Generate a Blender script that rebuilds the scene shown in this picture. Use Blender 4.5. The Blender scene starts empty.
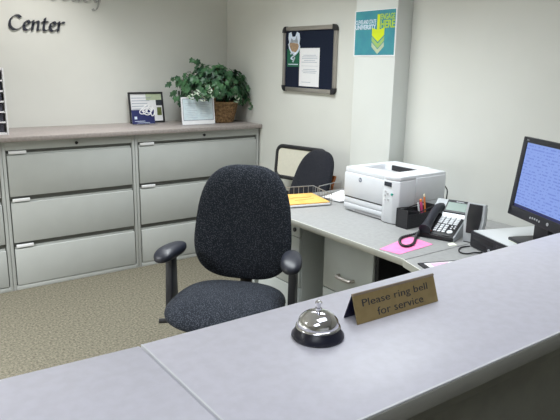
import bpy, bmesh, math, random
from mathutils import Matrix, Vector
random.seed(7)
S = bpy.context.scene
COL = S.collection
PI = math.pi
R = math.radians

# ------------------------------------------------------------------ materials
def _nt(name):
    m = bpy.data.materials.new(name); m.use_nodes = True
    nt = m.node_tree
    return m, nt, nt.nodes['Principled BSDF']

def mat(name, col, rough=.5, metal=0., var=0., vscale=20., col2=None, bump=0., bscale=80., spec=.5, coat=0., detail=3.):
    m, nt, b = _nt(name)
    b.inputs['Roughness'].default_value = rough
    b.inputs['Metallic'].default_value = metal
    b.inputs['Specular IOR Level'].default_value = spec
    b.inputs['Coat Weight'].default_value = coat
    tc = nt.nodes.new('ShaderNodeTexCoord')
    n = nt.nodes.new('ShaderNodeTexNoise'); n.inputs['Scale'].default_value = vscale; n.inputs['Detail'].default_value = detail
    nt.links.new(tc.outputs['Object'], n.inputs['Vector'])
    r = nt.nodes.new('ShaderNodeValToRGB')
    c2 = col2 if col2 else tuple(max(0, c * (1 - var)) for c in col)
    r.color_ramp.elements[0].color = (*c2, 1); r.color_ramp.elements[1].color = (*col, 1)
    r.color_ramp.elements[0].position = .36; r.color_ramp.elements[1].position = .62
    nt.links.new(n.outputs['Fac'], r.inputs['Fac'])
    nt.links.new(r.outputs['Color'], b.inputs['Base Color'])
    if bump:
        n2 = nt.nodes.new('ShaderNodeTexNoise'); n2.inputs['Scale'].default_value = bscale
        nt.links.new(tc.outputs['Object'], n2.inputs['Vector'])
        bp = nt.nodes.new('ShaderNodeBump'); bp.inputs['Strength'].default_value = bump; bp.inputs['Distance'].default_value = .01
        nt.links.new(n2.outputs['Fac'], bp.inputs['Height']); nt.links.new(bp.outputs['Normal'], b.inputs['Normal'])
    return m

def fabric(name, dark, light, scale=170.):
    m, nt, b = _nt(name)
    b.inputs['Roughness'].default_value = .9
    b.inputs['Specular IOR Level'].default_value = .2
    b.inputs['Sheen Weight'].default_value = .03
    tc = nt.nodes.new('ShaderNodeTexCoord')
    v = nt.nodes.new('ShaderNodeTexVoronoi'); v.inputs['Scale'].default_value = scale
    nt.links.new(tc.outputs['Object'], v.inputs['Vector'])
    r = nt.nodes.new('ShaderNodeValToRGB')
    e = r.color_ramp.elements
    e[0].color = (*light, 1); e[0].position = .18; e[1].color = (*dark, 1); e[1].position = .42
    nt.links.new(v.outputs['Distance'], r.inputs['Fac']); nt.links.new(r.outputs['Color'], b.inputs['Base Color'])
    bp = nt.nodes.new('ShaderNodeBump'); bp.inputs['Strength'].default_value = .4; bp.inputs['Distance'].default_value = .004
    nt.links.new(v.outputs['Distance'], bp.inputs['Height']); nt.links.new(bp.outputs['Normal'], b.inputs['Normal'])
    return m

def carpet_mat():
    m, nt, b = _nt('carpet_pile')
    b.inputs['Roughness'].default_value = .95; b.inputs['Specular IOR Level'].default_value = .1
    tc = nt.nodes.new('ShaderNodeTexCoord')
    n = nt.nodes.new('ShaderNodeTexNoise'); n.inputs['Scale'].default_value = 75; n.inputs['Detail'].default_value = 4; n.inputs['Roughness'].default_value = .75
    r = nt.nodes.new('ShaderNodeValToRGB'); e = r.color_ramp.elements
    e[0].position = .33; e[0].color = (.075, .066, .047, 1); e[1].position = .68; e[1].color = (.25, .232, .18, 1)
    k = e.new(.5); k.color = (.155, .142, .108, 1)
    nt.links.new(tc.outputs['Object'], n.inputs['Vector']); nt.links.new(n.outputs['Fac'], r.inputs['Fac'])
    nt.links.new(r.outputs['Color'], b.inputs['Base Color'])
    bp = nt.nodes.new('ShaderNodeBump'); bp.inputs['Strength'].default_value = .6; bp.inputs['Distance'].default_value = .01
    nt.links.new(n.outputs['Fac'], bp.inputs['Height']); nt.links.new(bp.outputs['Normal'], b.inputs['Normal'])
    return m

def screen_mat():
    m, nt, b = _nt('lit_screen')
    b.inputs['Roughness'].default_value = .3
    b.inputs['Base Color'].default_value = (.02, .02, .04, 1)
    tc = nt.nodes.new('ShaderNodeTexCoord'); sp = nt.nodes.new('ShaderNodeSeparateXYZ')
    nt.links.new(tc.outputs['Object'], sp.inputs[0])
    def math_(op, a, bb):
        q = nt.nodes.new('ShaderNodeMath'); q.operation = op
        for i, v in enumerate((a, bb)):
            if v is None: continue
            if isinstance(v, (int, float)): q.inputs[i].default_value = v
            else: nt.links.new(v, q.inputs[i])
        return q.outputs[0]
    row = math_('GREATER_THAN', math_('FRACT', math_('MULTIPLY', sp.outputs['Y'], 75.), None), .55)
    mp = nt.nodes.new('ShaderNodeMapping'); mp.inputs['Scale'].default_value = (60, 75, 1)
    nt.links.new(tc.outputs['Object'], mp.inputs['Vector'])
    n = nt.nodes.new('ShaderNodeTexNoise'); n.inputs['Scale'].default_value = 1.; n.inputs['Detail'].default_value = 2
    nt.links.new(mp.outputs[0], n.inputs['Vector'])
    dash = math_('GREATER_THAN', n.outputs['Fac'], .5)
    f = math_('MULTIPLY', row, dash)
    mx = nt.nodes.new('ShaderNodeMix'); mx.data_type = 'RGBA'
    nt.links.new(f, mx.inputs[0])
    mx.inputs[6].default_value = (.31, .46, 1.0, 1); mx.inputs[7].default_value = (.20, .31, .86, 1)
    nt.links.new(mx.outputs[2], b.inputs['Emission Color']); b.inputs['Emission Strength'].default_value = .75
    return m

M = {}
M['wall'] = mat('wall_paint', (.75, .755, .715), .85, var=.03, vscale=3, bump=.04, bscale=220, spec=.2)
M['pillar'] = mat('pillar_paint', (.71, .73, .705), .8, var=.02, vscale=3, bump=.03, bscale=200, spec=.2)
M['ceil'] = mat('ceiling_tile', (.78, .78, .76), .95, var=.06, vscale=60)
M['carpet'] = carpet_mat()
M['putty'] = mat('putty_steel', (.475, .49, .475), .65, var=.03, vscale=8, bump=.03, bscale=400)
M['putty_dark'] = mat('recess_steel', (.16, .165, .155), .6, var=.1)
M['lam_taupe'] = mat('taupe_laminate', (.36, .315, .30), .45, col2=(.30, .265, .25), vscale=60)
M['lam_counter'] = mat('counter_laminate', (.695, .685, .785), .34, col2=(.655, .645, .735), vscale=45, detail=6)
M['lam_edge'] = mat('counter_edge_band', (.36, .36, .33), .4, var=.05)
M['pale_edge'] = mat('pale_edge_and_highlight', (.78, .79, .84), .35, var=.03)
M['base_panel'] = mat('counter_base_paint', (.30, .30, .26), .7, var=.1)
M['desk_lam'] = mat('desk_laminate', (.325, .325, .325), .4, col2=(.29, .29, .29), vscale=45, detail=5)
M['desk_edge'] = mat('desk_edge_band', (.60, .60, .55), .4, var=.04)
M['pedestal'] = mat('pedestal_steel', (.60, .64, .64), .5, var=.03, vscale=10)
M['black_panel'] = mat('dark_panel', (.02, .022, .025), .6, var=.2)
M['white'] = mat('white_paper', (.88, .88, .90), .7, var=.02, bump=.02)
M['paper_blue'] = mat('bluish_certificate_paper', (.70, .80, .84), .6, col2=(.62, .74, .80), vscale=30)
M['ink'] = mat('grey_ink', (.22, .25, .33), .8, var=.1)
M['ink_dark'] = mat('dark_ink', (.03, .035, .05), .7, var=.1)
M['faint_ink'] = mat('faint_ink', (.48, .52, .60), .8, var=.1)
M['navy'] = mat('navy_print', (.022, .028, .13), .45, var=.15, vscale=40)
M['board'] = mat('navy_felt', (.018, .024, .045), .95, var=.25, vscale=200, bump=.2, bscale=500, spec=.1)
M['alu'] = mat('satin_aluminium', (.46, .43, .40), .35, .7, var=.05)
M['black'] = mat('black_plastic', (.018, .018, .022), .38, var=.15)
M['blackgloss'] = mat('arm_urethane', (.015, .017, .028), .42, var=.1)
M['charcoal'] = mat('charcoal_plastic', (.02, .021, .028), .45, var=.1)
M['silver'] = mat('silver_plastic', (.50, .52, .55), .35, .25, var=.04)
M['lightgrey'] = mat('light_grey_plastic', (.62, .64, .66), .4, var=.03)
M['printer'] = mat('printer_plastic', (.80, .82, .86), .42, var=.02, bump=.02, bscale=300)
M['printer_grey'] = mat('printer_grey_plastic', (.58, .58, .60), .45, var=.03)
M['bell_base'] = mat('navy_black_enamel', (.016, .017, .035), .3, var=.1)
M['chrome'] = mat('polished_chrome', (.78, .78, .82), .07, 1., var=.02)
M['bronze'] = mat('brushed_bronze', (.36, .27, .125), .42, .25, col2=(.33, .245, .11), vscale=60)
M['bronze_edge'] = mat('bronze_bend_highlight', (.42, .34, .27), .3, .75, var=.05)  # paler, pinkish tone puts the ridge highlight into the colour
M['sign_back'] = mat('sign_reverse', (.012, .013, .05), .45, var=.15)
M['fab'] = fabric('charcoal_fabric', (.013, .016, .023), (.075, .084, .106), 165)
M['fab2'] = fabric('slate_fabric', (.014, .015, .021), (.035, .036, .046), 160)
M['cream'] = mat('cream_mesh', (.72, .69, .58), .8, var=.04, vscale=50)
M['wood'] = mat('orange_wood', (.42, .13, .035), .45, col2=(.30, .085, .02), vscale=30)
M['wicker'] = mat('wicker_cane', (.36, .22, .10), .6, col2=(.14, .075, .03), vscale=55, bump=.5, bscale=120)
M['leaf'] = mat('ivy_leaf', (.065, .175, .07), .45, col2=(.014, .055, .028), vscale=12, bump=.1)
M['leaf_var'] = mat('variegated_leaf', (.80, .84, .72), .5, col2=(.10, .24, .10), vscale=45)
M['stem'] = mat('ivy_stem', (.10, .13, .045), .6, var=.2)
M['teal'] = mat('teal_print', (.055, .30, .34), .5, col2=(.045, .25, .33), vscale=15)
M['lime'] = mat('lime_print', (.47, .66, .05), .5, var=.06)
M['lime2'] = mat('pale_lime_print', (.36, .55, .16), .5, var=.06)
M['yellowlime'] = mat('yellow_green_print', (.68, .80, .02), .5, var=.05)
M['pale_print'] = mat('pale_blue_print', (.70, .78, .90), .5, var=.05)
M['green_felt'] = mat('green_pennant', (.012, .13, .07), .7, var=.1)
M['tan'] = mat('tan_sticker', (.45, .30, .18), .5, var=.3, vscale=90)
M['stickergrey'] = mat('grey_sticker', (.38, .42, .48), .5, var=.4, vscale=90)
M['olive_print'] = mat('olive_print', (.16, .19, .06), .5, var=.3, vscale=80)
M['palegreen_print'] = mat('pale_green_print', (.52, .60, .42), .5, var=.1, vscale=50)
M['sign_grey'] = mat('letter_dark_grey', (.035, .038, .055), .5, var=.1)
M['sign_pale'] = mat('letter_pewter', (.46, .46, .45), .45, .2, var=.1)
M['wire'] = mat('grey_wire', (.42, .42, .42), .35, .8, var=.05)
M['manila'] = mat('golden_envelope', (.78, .46, .13), .7, col2=(.70, .38, .09), vscale=18, bump=.1, bscale=30)
M['pink'] = mat('pink_paper', (.95, .27, .52), .7, col2=(.93, .22, .46), vscale=25)
M['pinkpale'] = mat('pale_pink_paper', (.85, .45, .65), .7, var=.05)
M['orange'] = mat('orange_plastic', (.85, .26, .07), .4, var=.05)
M['hotpink'] = mat('magenta_plastic', (.75, .08, .25), .4, var=.05)
M['cap'] = mat('ivory_tip', (.85, .78, .58), .5, var=.05)
M['lcd'] = mat('lcd_glass', (.25, .33, .30), .25, var=.06)
M['key'] = mat('pale_keys', (.72, .74, .78), .5, var=.03)
M['green_key'] = mat('green_button', (.04, .40, .33), .4, var=.05)
M['amber'] = mat('red_lamp', (.75, .12, .08), .4, var=.05)
M['note'] = mat('cream_note', (.86, .90, .74), .7, var=.03)
M['mesh_black'] = mat('black_mesh_steel', (.014, .014, .018), .5, col2=(.035, .035, .04), vscale=380)
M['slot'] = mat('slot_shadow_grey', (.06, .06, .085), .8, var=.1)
M['screen'] = screen_mat()
m, nt, b = _nt('clear_acrylic')
b.inputs['Base Color'].default_value = (.93, .94, 1, 1); b.inputs['Roughness'].default_value = .08
b.inputs['Transmission Weight'].default_value = .75; b.inputs['IOR'].default_value = 1.3
M['acrylic'] = m

# ------------------------------------------------------------------ mesh builder
class MB:
    def __init__(s): s.bm = bmesh.new()
    def _merge(s, t, mtx=None):
        if mtx is not None: t.transform(mtx)
        me = bpy.data.meshes.new('tmp'); t.to_mesh(me); t.free(); s.bm.from_mesh(me); bpy.data.meshes.remove(me)
        return s
    def box(s, x0, x1, y0, y1, z0, z1, bev=0., seg=2, mtx=None):
        t = bmesh.new(); bmesh.ops.create_cube(t, size=1)
        for v in t.verts:
            v.co = Vector((x0 + (v.co.x + .5) * (x1 - x0), y0 + (v.co.y + .5) * (y1 - y0), z0 + (v.co.z + .5) * (z1 - z0)))
        if bev: bmesh.ops.bevel(t, geom=t.edges[:], offset=bev, segments=seg, affect='EDGES', profile=.5)
        return s._merge(t, mtx)
    def prism(s, pts, z0, z1, mtx=None, bev=0., seg=2):
        t = bmesh.new()
        a = sum(pts[i][0] * pts[(i + 1) % len(pts)][1] - pts[(i + 1) % len(pts)][0] * pts[i][1] for i in range(len(pts)))
        if a < 0: pts = pts[::-1]
        lo = [t.verts.new((p[0], p[1], z0)) for p in pts]; hi = [t.verts.new((p[0], p[1], z1)) for p in pts]
        n = len(pts)
        t.faces.new(lo[::-1]); t.faces.new(hi)
        for i in range(n): t.faces.new((lo[i], lo[(i + 1) % n], hi[(i + 1) % n], hi[i]))
        if bev: bmesh.ops.bevel(t, geom=t.edges[:], offset=bev, segments=seg, affect='EDGES', profile=.5)
        return s._merge(t, mtx)
    def tube(s, path, r, seg=8, closed=False, mtx=None, rads=None):
        t = bmesh.new(); P = [Vector(p) for p in path]; n = len(P); rings = []
        up = Vector((0, 0, 1)); last = None
        for i in range(n):
            if closed: d = P[(i + 1) % n] - P[i - 1]
            else: d = P[min(i + 1, n - 1)] - P[max(i - 1, 0)]
            d.normalize()
            if last is None:
                a = up if abs(d.dot(up)) < .9 else Vector((1, 0, 0))
                nx = d.cross(a).normalized()
            else:
                nx = (last - d * last.dot(d)).normalized()
            last = nx; ny = d.cross(nx)
            rr = rads[i] if rads else r
            rings.append([t.verts.new(P[i] + (nx * math.cos(2 * PI * k / seg) + ny * math.sin(2 * PI * k / seg)) * rr) for k in range(seg)])
        for i in range(n if closed else n - 1):
            a, b_ = rings[i], rings[(i + 1) % n]
            for k in range(seg): t.faces.new((a[k], a[(k + 1) % seg], b_[(k + 1) % seg], b_[k]))
        if not closed:
            t.faces.new(rings[0][::-1]); t.faces.new(rings[-1])
        bmesh.ops.recalc_face_normals(t, faces=t.faces[:])
        return s._merge(t, mtx)
    def lathe(s, prof, seg=32, mtx=None):
        t = bmesh.new(); rings = []
        for r, z in prof:
            if r < 1e-6: rings.append([t.verts.new((0, 0, z))])
            else: rings.append([t.verts.new((r * math.cos(2 * PI * k / seg), r * math.sin(2 * PI * k / seg), z)) for k in range(seg)])
        for a, b_ in zip(rings, rings[1:]):
            for k in range(seg):
                k2 = (k + 1) % seg
                if len(a) == 1 and len(b_) == 1: continue
                if len(a) == 1: t.faces.new((a[0], b_[k2], b_[k]))
                elif len(b_) == 1: t.faces.new((a[k], a[k2], b_[0]))
                else: t.faces.new((a[k], a[k2], b_[k2], b_[k]))
        if len(rings[0]) > 1: t.faces.new(rings[0][::-1])
        if len(rings[-1]) > 1: t.faces.new(rings[-1])
        bmesh.ops.recalc_face_normals(t, faces=t.faces[:])
        return s._merge(t, mtx)
    def poly(s, pts, faces):
        t = bmesh.new(); vs = [t.verts.new(p) for p in pts]
        for f in faces: t.faces.new([vs[i] for i in f])
        return s._merge(t)
    def text(s, body, x0, x1, y0, y1, z0, z1, mtx=None, bold=0.):
        cu = bpy.data.curves.new('t', 'FONT'); cu.body = body; cu.extrude = .01; cu.offset = bold; cu.resolution_u = 3
        o = bpy.data.objects.new('t', cu); COL.objects.link(o)
        dg = bpy.context.evaluated_depsgraph_get(); dg.update()
        me = bpy.data.meshes.new_from_object(o.evaluated_get(dg))
        bpy.data.objects.remove(o); bpy.data.curves.remove(cu)
        t = bmesh.new(); t.from_mesh(me); bpy.data.meshes.remove(me)
        lo = [min(v.co[i] for v in t.verts) for i in range(3)]; hi = [max(v.co[i] for v in t.verts) for i in range(3)]
        tg = ((x0, x1), (y0, y1), (z0, z1))
        for v in t.verts:
            v.co = Vector([tg[i][0] + (v.co[i] - lo[i]) / max(hi[i] - lo[i], 1e-9) * (tg[i][1] - tg[i][0]) for i in range(3)])
        return s._merge(t, mtx)
    def build(s, name, material, parent=None, loc=None, smooth=True, recalc=False):
        if recalc: bmesh.ops.recalc_face_normals(s.bm, faces=s.bm.faces[:])
        me = bpy.data.meshes.new(name); s.bm.to_mesh(me); s.bm.free()
        if smooth and len(me.polygons):
            me.polygons.foreach_set('use_smooth', [True] * len(me.polygons)); me.set_sharp_from_angle(angle=R(38))
        me.materials.append(M[material])
        o = bpy.data.objects.new(name, me); COL.objects.link(o)
        if parent is not None: o.parent = parent
        if loc: o.location = loc
        return o

def tag(o, label, cat, group=None):
    o['label'] = label; o['category'] = cat
    if group: o['group'] = group
    return o
def thing(name, label, cat, loc=(0, 0, 0), rz=0., group=None, mtx=None):
    o = bpy.data.objects.new(name, None); COL.objects.link(o); o.empty_display_size = .05
    if mtx is not None: o.matrix_world = mtx
    else: o.location = loc; o.rotation_euler = (0, 0, rz)
    return tag(o, label, cat, group)
def struct(o): o['kind'] = 'structure'; return o
def frame(origin, x, y):
    x = Vector(x).normalized(); y = Vector(y); y = (y - x * x.dot(y)).normalized(); z = x.cross(y)
    m_ = Matrix((x, y, z)).transposed().to_4x4(); m_.translation = Vector(origin); return m_
def copy_tree(o, parent=None):
    c = o.copy(); COL.objects.link(c)
    if parent is not None: c.parent = parent
    for ch in list(o.children): copy_tree(ch, c)
    return c
def cr(pts, n=8, closed=False):
    P = [Vector(p) for p in pts]; out = []; N = len(P)
    for i in range(N if closed else N - 1):
        p0 = P[i - 1] if (i > 0 or closed) else P[0]; p1 = P[i]; p2 = P[(i + 1) % N]; p3 = P[(i + 2) % N] if (i + 2 < N or closed) else P[-1]
        for k in range(n):
            t = k / n
            out.append(.5 * ((2 * p1) + (p2 - p0) * t + (2 * p0 - 5 * p1 + 4 * p2 - p3) * t * t + (3 * p1 - p0 - 3 * p2 + p3) * t ** 3))
    if not closed: out.append(P[-1])
    return out
BACK = lambda x, y, z: frame((x, y, z), (1, 0, 0), (0, 0, 1))      # faces -y
SIDE = lambda x, y, z: frame((x, y, z), (0, -1, 0), (0, 0, 1))     # faces -x

# ------------------------------------------------------------------ the room
XW, YB, H = 2.86, 4.77, 2.75
XL, YF = -3.2, -2.6
struct(MB().box(XL - .1, XW + .1, YF - .1, YB + .1, -.1, 0).build('floor', 'carpet'))
struct(MB().box(XL - .1, XW + .1, YF - .1, YB + .1, H, H + .1).build('ceiling', 'ceil'))
struct(MB().box(XL - .1, XW + .1, YB, YB + .1, 0, H).build('wall_back', 'wall'))
struct(MB().box(XW, XW + .1, YF, YB, 0, H).build('wall_right', 'wall'))
struct(MB().box(XL - .1, XL, YF, YB, 0, H).build('wall_left', 'wall'))
struct(MB().box(XL - .1, XW + .1, YF - .1, YF, 0, H).build('wall_front', 'wall'))
b = MB()
for (x0, x1, z0, z1) in ((-1.26, 1.86, .74, .80), (-1.26, 1.86, 2.30, 2.36), (-1.26, -1.20, .8, 2.3), (1.80, 1.86, .8, 2.3)): b.box(x0, x1, YF, YF + .05, z0, z1)
struct(b.build('window_1', 'white'))
struct(MB().box(2.729, XW, 2.612, 2.968, 0, H, .004).build('trim_1', 'pillar'))

# ------------------------------------------------------------------ filing cabinets
def cabinet(x0, x1, label, fronts):
    t = thing('filing_cabinet', label, 'filing cabinet', ((x0 + x1) / 2, 4.23, 0), group='file cabinets along the back wall')
    w = (x1 - x0) / 2 - .0015
    b = MB()
    b.box(-w, -w + .02, 0, .5, .0, 1.026, .002).box(w - .02, w, 0, .5, .0, 1.026, .002)
    b.box(-w + .02, w - .02, 0, .5, .97, 1.026, .002).box(-w + .02, w - .02, 0, .5, .0, .03, .002)
    b.box(-w + .02, w - .02, .47, .5, .03, .97)
    b.build('body', 'putty', t)
    MB().box(-w + .02, w - .02, .02, .46, .03, .97).build('drawer_bay', 'putty_dark', t)
    for k, (za, zb) in enumerate(fronts):
        d = MB()
        d.box(-w + .027, w - .027, -.004, .018, za, zb, .003)
        d.box(-w + .03, w - .03, .012, .0205, zb, zb + .014)
        dr = d.build('drawer', 'putty', t)
        if k < 3 and (k or x0 < 1):
            MB().box(-w + .04, -w + .15, -.006, .012, zb + .011, zb + .030, .001).build('drawer_label', 'white', dr)
    MB().lathe([(.0, -.001), (.011, -.001), (.011, .006), (.008, .0075), (.008, .005), (0, .005)], 20, Matrix.Translation((.03, 0, .995)) @ Matrix.Rotation(PI / 2, 4, 'X')).build('lock', 'black', t)
    return t
fr = [(.034, .292), (.338, .612), (.658, .934)]
cabinet(-.09, .827, 'left file cabinet cut off at the edge of the photo, beneath the mail sorter', fr)
cabinet(.827, 1.742, 'middle putty three-drawer lateral file under the bare stretch of taupe top', fr)
cabinet(1.742, 2.845, 'right putty lateral file cabinet in the corner, below the ivy basket', fr)
c = MB().box(-.3, 2.857, 4.197, 4.77, 1.027, 1.06, .004).build('cabinet_top', 'lam_taupe')
tag(c, 'long taupe laminate top running over the row of file cabinets', 'countertop')

# ------------------------------------------------------------------ mail sorter
t = thing('mail_sorter', 'white mail sorter with dark slots at left end of cabinet top', 'mail sorter', (.59, 4.36, 1.06))
b = MB(); b.box(-.32, -.305, 0, .3, 0, .436).box(.31, .32, 0, .3, 0, .436).box(-.305, .305, 0, .3, 0, .014).box(-.305, .305, 0, .3, .422, .436)
b.box(-.005, .005, 0, .29, .014, .422)
b.build('case', 'white', t)
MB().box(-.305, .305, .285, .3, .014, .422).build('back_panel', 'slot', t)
for k in range(5):
    z = .014 + .068 * (k + 1)
    MB().box(-.305, -.005, 0, .285, z - .005, z + .005).box(.005, .305, 0, .285, z - .005, z + .005).build('shelf', 'white', t)
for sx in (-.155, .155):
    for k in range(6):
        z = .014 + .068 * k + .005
        MB().box(sx - .14, sx + .14, .012, .28, z, z + .05).build('slot_liner', 'slot', t)  # dark block stands in for the shade inside each slot

# ------------------------------------------------------------------ framed print, card, certificate
def tilt(x, y, z, deg, yaw=0): return Matrix.Translation((x, y, z)) @ Matrix.Rotation(R(yaw), 4, 'Z') @ Matrix.Rotation(R(90 - deg), 4, 'X')
t = thing('picture_frame', 'black framed print leaning on the back wall behind the navy card', 'picture frame', mtx=tilt(2.052, 4.685, 1.0605, 9))
w, h = .30, .25
b = MB(); e = .014
b.box(-w / 2, w / 2, 0, e, -.008, .008, .002).box(-w / 2, w / 2, h - e, h, -.008, .008, .002).box(-w / 2, -w / 2 + e, e, h - e, -.008, .008, .002).box(w / 2 - e, w / 2, e, h - e, -.008, .008, .002)
b.build('frame', 'black', t)
pr = MB().box(-w / 2 + e, w / 2 - e, e, h - e, -.006, 0).build('print', 'white', t)
MB().box(.0, w / 2 - e, .185, h - e, 0, .001).build('print_panel', 'palegreen_print', pr)
MB().box(.085, w / 2 - e, .14, .185, .0005, .0015).build('print_photo', 'ink_dark', pr)
MB().box(.09, .13, .06, .125, 0, .001).build('print_photo', 'olive_print', pr)
b = MB()
for k in range(5): b.box(-.125, .05 - .02 * (k % 3), .20 - .022 * k, .206 - .022 * k, 0, .001)
b.build('print_text', 'faint_ink', pr)

t = thing('leaflet', 'small navy card with white looped swirl in a clear stand', 'leaflet', mtx=tilt(1.985, 4.585, 1.0605, 8))
b = MB(); b.box(-.108, .084, .002, .116, 0, .003); b.build('card', 'navy', t)
b = MB(); b.box(-.11, .088, 0, .004, -.02, .045); b.box(-.108, .086, .004, .10, -.004, -.001); b.build('stand', 'acrylic', t)
b = MB()
for cx, cy, rx, ry, an in ((-.008, .105, .034, .020, 20), (.022, .100, .032, .026, -15), (.046, .118, .022, .034, -40), (.010, .126, .036, .016, 40), (.070, .095, .015, .03, -10)):
    pts = []
    for k in range(28):
        a = 2 * PI * k / 28; x, y = rx * math.cos(a), ry * math.sin(a); q = R(an)
        pts.append((cx + x * math.cos(q) - y * math.sin(q), cy + x * math.sin(q) + y * math.cos(q), .004))
    b.tube(pts, .0042, 6, True)
b.build('swirl_emblem', 'white', t)
b = MB(); b.box(-.088, -.066, .042, .064, .003, .004); b.box(-.088, .0, .024, .028, .003, .004); b.box(-.066, .04, .012, .015, .003, .004); b.build('printing', 'pale_print', t)

t = thing('certificate', 'pale blue bordered certificate standing upright in front of the ivy basket', 'certificate', mtx=tilt(2.357, 4.375, 1.0605, 6))
MB().box(-.149, .149, .004, .222, 0, .003).build('sheet', 'white', t)
pa = MB().box(-.137, .137, .038, .208, .003, .0036).build('printed_panel', 'paper_blue', t)
b = MB()
for (x0, x1, y0, y1) in ((-.137, .137, .036, .040), (-.137, .137, .206, .210), (-.137, -.134, .04, .206), (.134, .137, .04, .206)): b.box(x0, x1, y0, y1, .003, .0042)
b.build('border', 'ink', pa)
b = MB(); b.box(.03, .10, .187, .197, .0036, .0044)
b.build('heading', 'ink_dark', pa)
b = MB()
for k in range(9):
    b.box(-.12 + .012 * (k % 3), -.01 - .02 * (k % 2), .17 - .014 * k, .1725 - .014 * k, .0036, .0042)
    b.box(.015, .12 - .018 * (k % 3), .172 - .014 * k, .1745 - .014 * k, .0036, .0042)
b.build('printed_text', 'faint_ink', pa)
b = MB(); b.box(-.151, .151, 0, .004, -.03, .012).box(-.151, .151, .004, .215, -.004, -.001); b.build('stand', 'acrylic', t)

# ------------------------------------------------------------------ ivy in basket
t = thing('potted_ivy', 'bushy green ivy in a brown wicker basket on the cabinet top', 'potted plant', (2.635, 4.51, 1.0605))
bm = bmesh.new(); NS, NR = 72, 34; rings = []
for i in range(NR + 1):
    f = i / NR; z = .165 * f; r0 = .102 + .045 * f ** .8
    rw = int(f * 12)
    rings.append([bm.verts.new(((r0 + .0045 * math.sin(k / NS * 2 * PI * 18 + (PI if rw % 2 else 0)) + .003 * abs(math.sin(f * 12 * PI))) * math.cos(2 * PI * k / NS),
                                (r0 + .0045 * math.sin(k / NS * 2 * PI * 18 + (PI if rw % 2 else 0)) + .003 * abs(math.sin(f * 12 * PI))) * math.sin(2 * PI * k / NS), z)) for k in range(NS)])
for a, c_ in zip(rings, rings[1:]):
    for k in range(NS): bm.faces.new((a[k], a[(k + 1) % NS], c_[(k + 1) % NS], c_[k]))
bm.faces.new(rings[0][::-1])
B = MB(); B.bm.free(); B.bm = bm
B.tube([(.148 * math.cos(2 * PI * k / 48), .148 * math.sin(2 * PI * k / 48), .166) for k in range(48)], .011, 8, True)
B.build('basket', 'wicker', t)
MB().lathe([(0, .13), (.13, .13), (.13, .14), (0, .14)], 32).build('soil', 'black_panel', t)
MB().tube([(.145 * math.cos(a) * .8, .10 * math.cos(a), .16 + .30 * math.sin(a)) for a in [PI * k / 24 for k in range(25)]], .011, 8).build('basket_handle', 'wicker', t)
LEAF = [(0, 0), (.16, -.10), (.42, -.02), (.36, .28), (.50, .50), (.24, .58), (0, 1.0), (-.24, .58), (-.50, .50), (-.36, .28), (-.42, -.02), (-.16, -.10)]
def add_leaf(bm, pos, nrm, up, size, shape=LEAF):
    z = Vector(nrm).normalized(); y = Vector(up) - z * z.dot(Vector(up))
    if y.length < 1e-3: y = Vector((1, 0, 0)) - z * z.x
    y.normalize(); x = y.cross(z)
    cv = bm.verts.new(pos + y * .4 * size)
    vs = [bm.verts.new(pos + (x * p[0] + y * p[1] + z * (.22 * abs(p[0]) - .18 * p[1] * p[1])) * size) for p in shape]
    for i in range(len(vs)): bm.faces.new((cv, vs[i], vs[(i + 1) % len(vs)]))
fol = bmesh.new(); st = MB()
ctr = Vector((-.06, -.03, .285))
def surf(theta, phi, k):
    return ctr + Vector((.39 * math.cos(theta) * math.cos(phi), .21 * math.sin(theta) * math.cos(phi), .20 * math.sin(phi) - .01)) * k
for i in range(620):
    th = random.uniform(0, 2 * PI); ph = random.uniform(-.65, 1.5)
    k = random.uniform(.55, 1.0) * random.choice((1, 1, 1, .93, 1.06))
    p = surf(th, ph, k)
    if p.y > .235: p.y = .235
    if p.x > .205: p.x = .205 - random.random() * .06
    if p.z < .035: p.z = .05
    if p.z < .235 and p.x < .06 and p.y < -.02: p.y = -.02
    n_ = (p - ctr).normalized() + Vector((random.uniform(-.5, .5), random.uniform(-.8, .1), random.uniform(-.1, .8)))
    u_ = Vector((random.uniform(-.6, .6) + (p - ctr).x * 2, random.uniform(-.5, .2), random.uniform(-1, .1)))
    add_leaf(fol, p, n_, u_, random.uniform(.038, .066))
    if i % 9 == 0: st.tube(cr([(0, 0, .14), tuple((Vector((0, 0, .14)) + p) * .5 + Vector((0, 0, .05))), tuple(p)], 5), .0022, 5)
for path in ([(-.30, -.02, .33), (-.40, -.03, .36), (-.47, -.03, .345), (-.50, -.03, .31)], [(-.17, 0, .42), (-.23, 0, .48), (-.265, -.01, .52), (-.24, -.01, .505)], [(-.16, 0, .45), (-.21, 0, .50), (-.25, -.02, .50)],
             [(.15, -.05, .30), (.19, -.10, .22), (.205, -.16, .16), (.20, -.18, .11)], [(.12, 0, .35), (.18, -.02, .38), (.205, -.05, .35)]):
    q = cr(path, 6); st.tube(q, .002, 5)
    for j in range(2, len(q), 3):
        add_leaf(fol, q[j], Vector((random.uniform(-.5, .5), -1, random.uniform(0, .6))), Vector((random.uniform(-1, 1), 0, random.uniform(-1, .3))), random.uniform(.03, .048))
F = MB(); F.bm.free(); F.bm = fol; F.build('foliage', 'leaf', t, smooth=False)
st.build('stems', 'stem', t)
PATHS = ([(-.36, -.17, .17), (-.34, -.19, .205), (-.30, -.20, .215)], [(-.29, -.2, .225), (-.275, -.2, .20), (-.29, -.2, .185)],
         [(-.265, -.2, .155), (-.22, -.21, .195), (-.20, -.2, .235), (-.215, -.19, .26)], [(-.23, -.2, .185), (-.17, -.215, .185), (-.12, -.215, .205), (-.09, -.21, .21)], [(.02, -.16, .20), (.05, -.19, .18), (.06, -.2, .14)])
var = bmesh.new(); NARROW = [(0, 0), (.16, .3), (.12, .7), (0, 1), (-.12, .7), (-.16, .3)]
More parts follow.
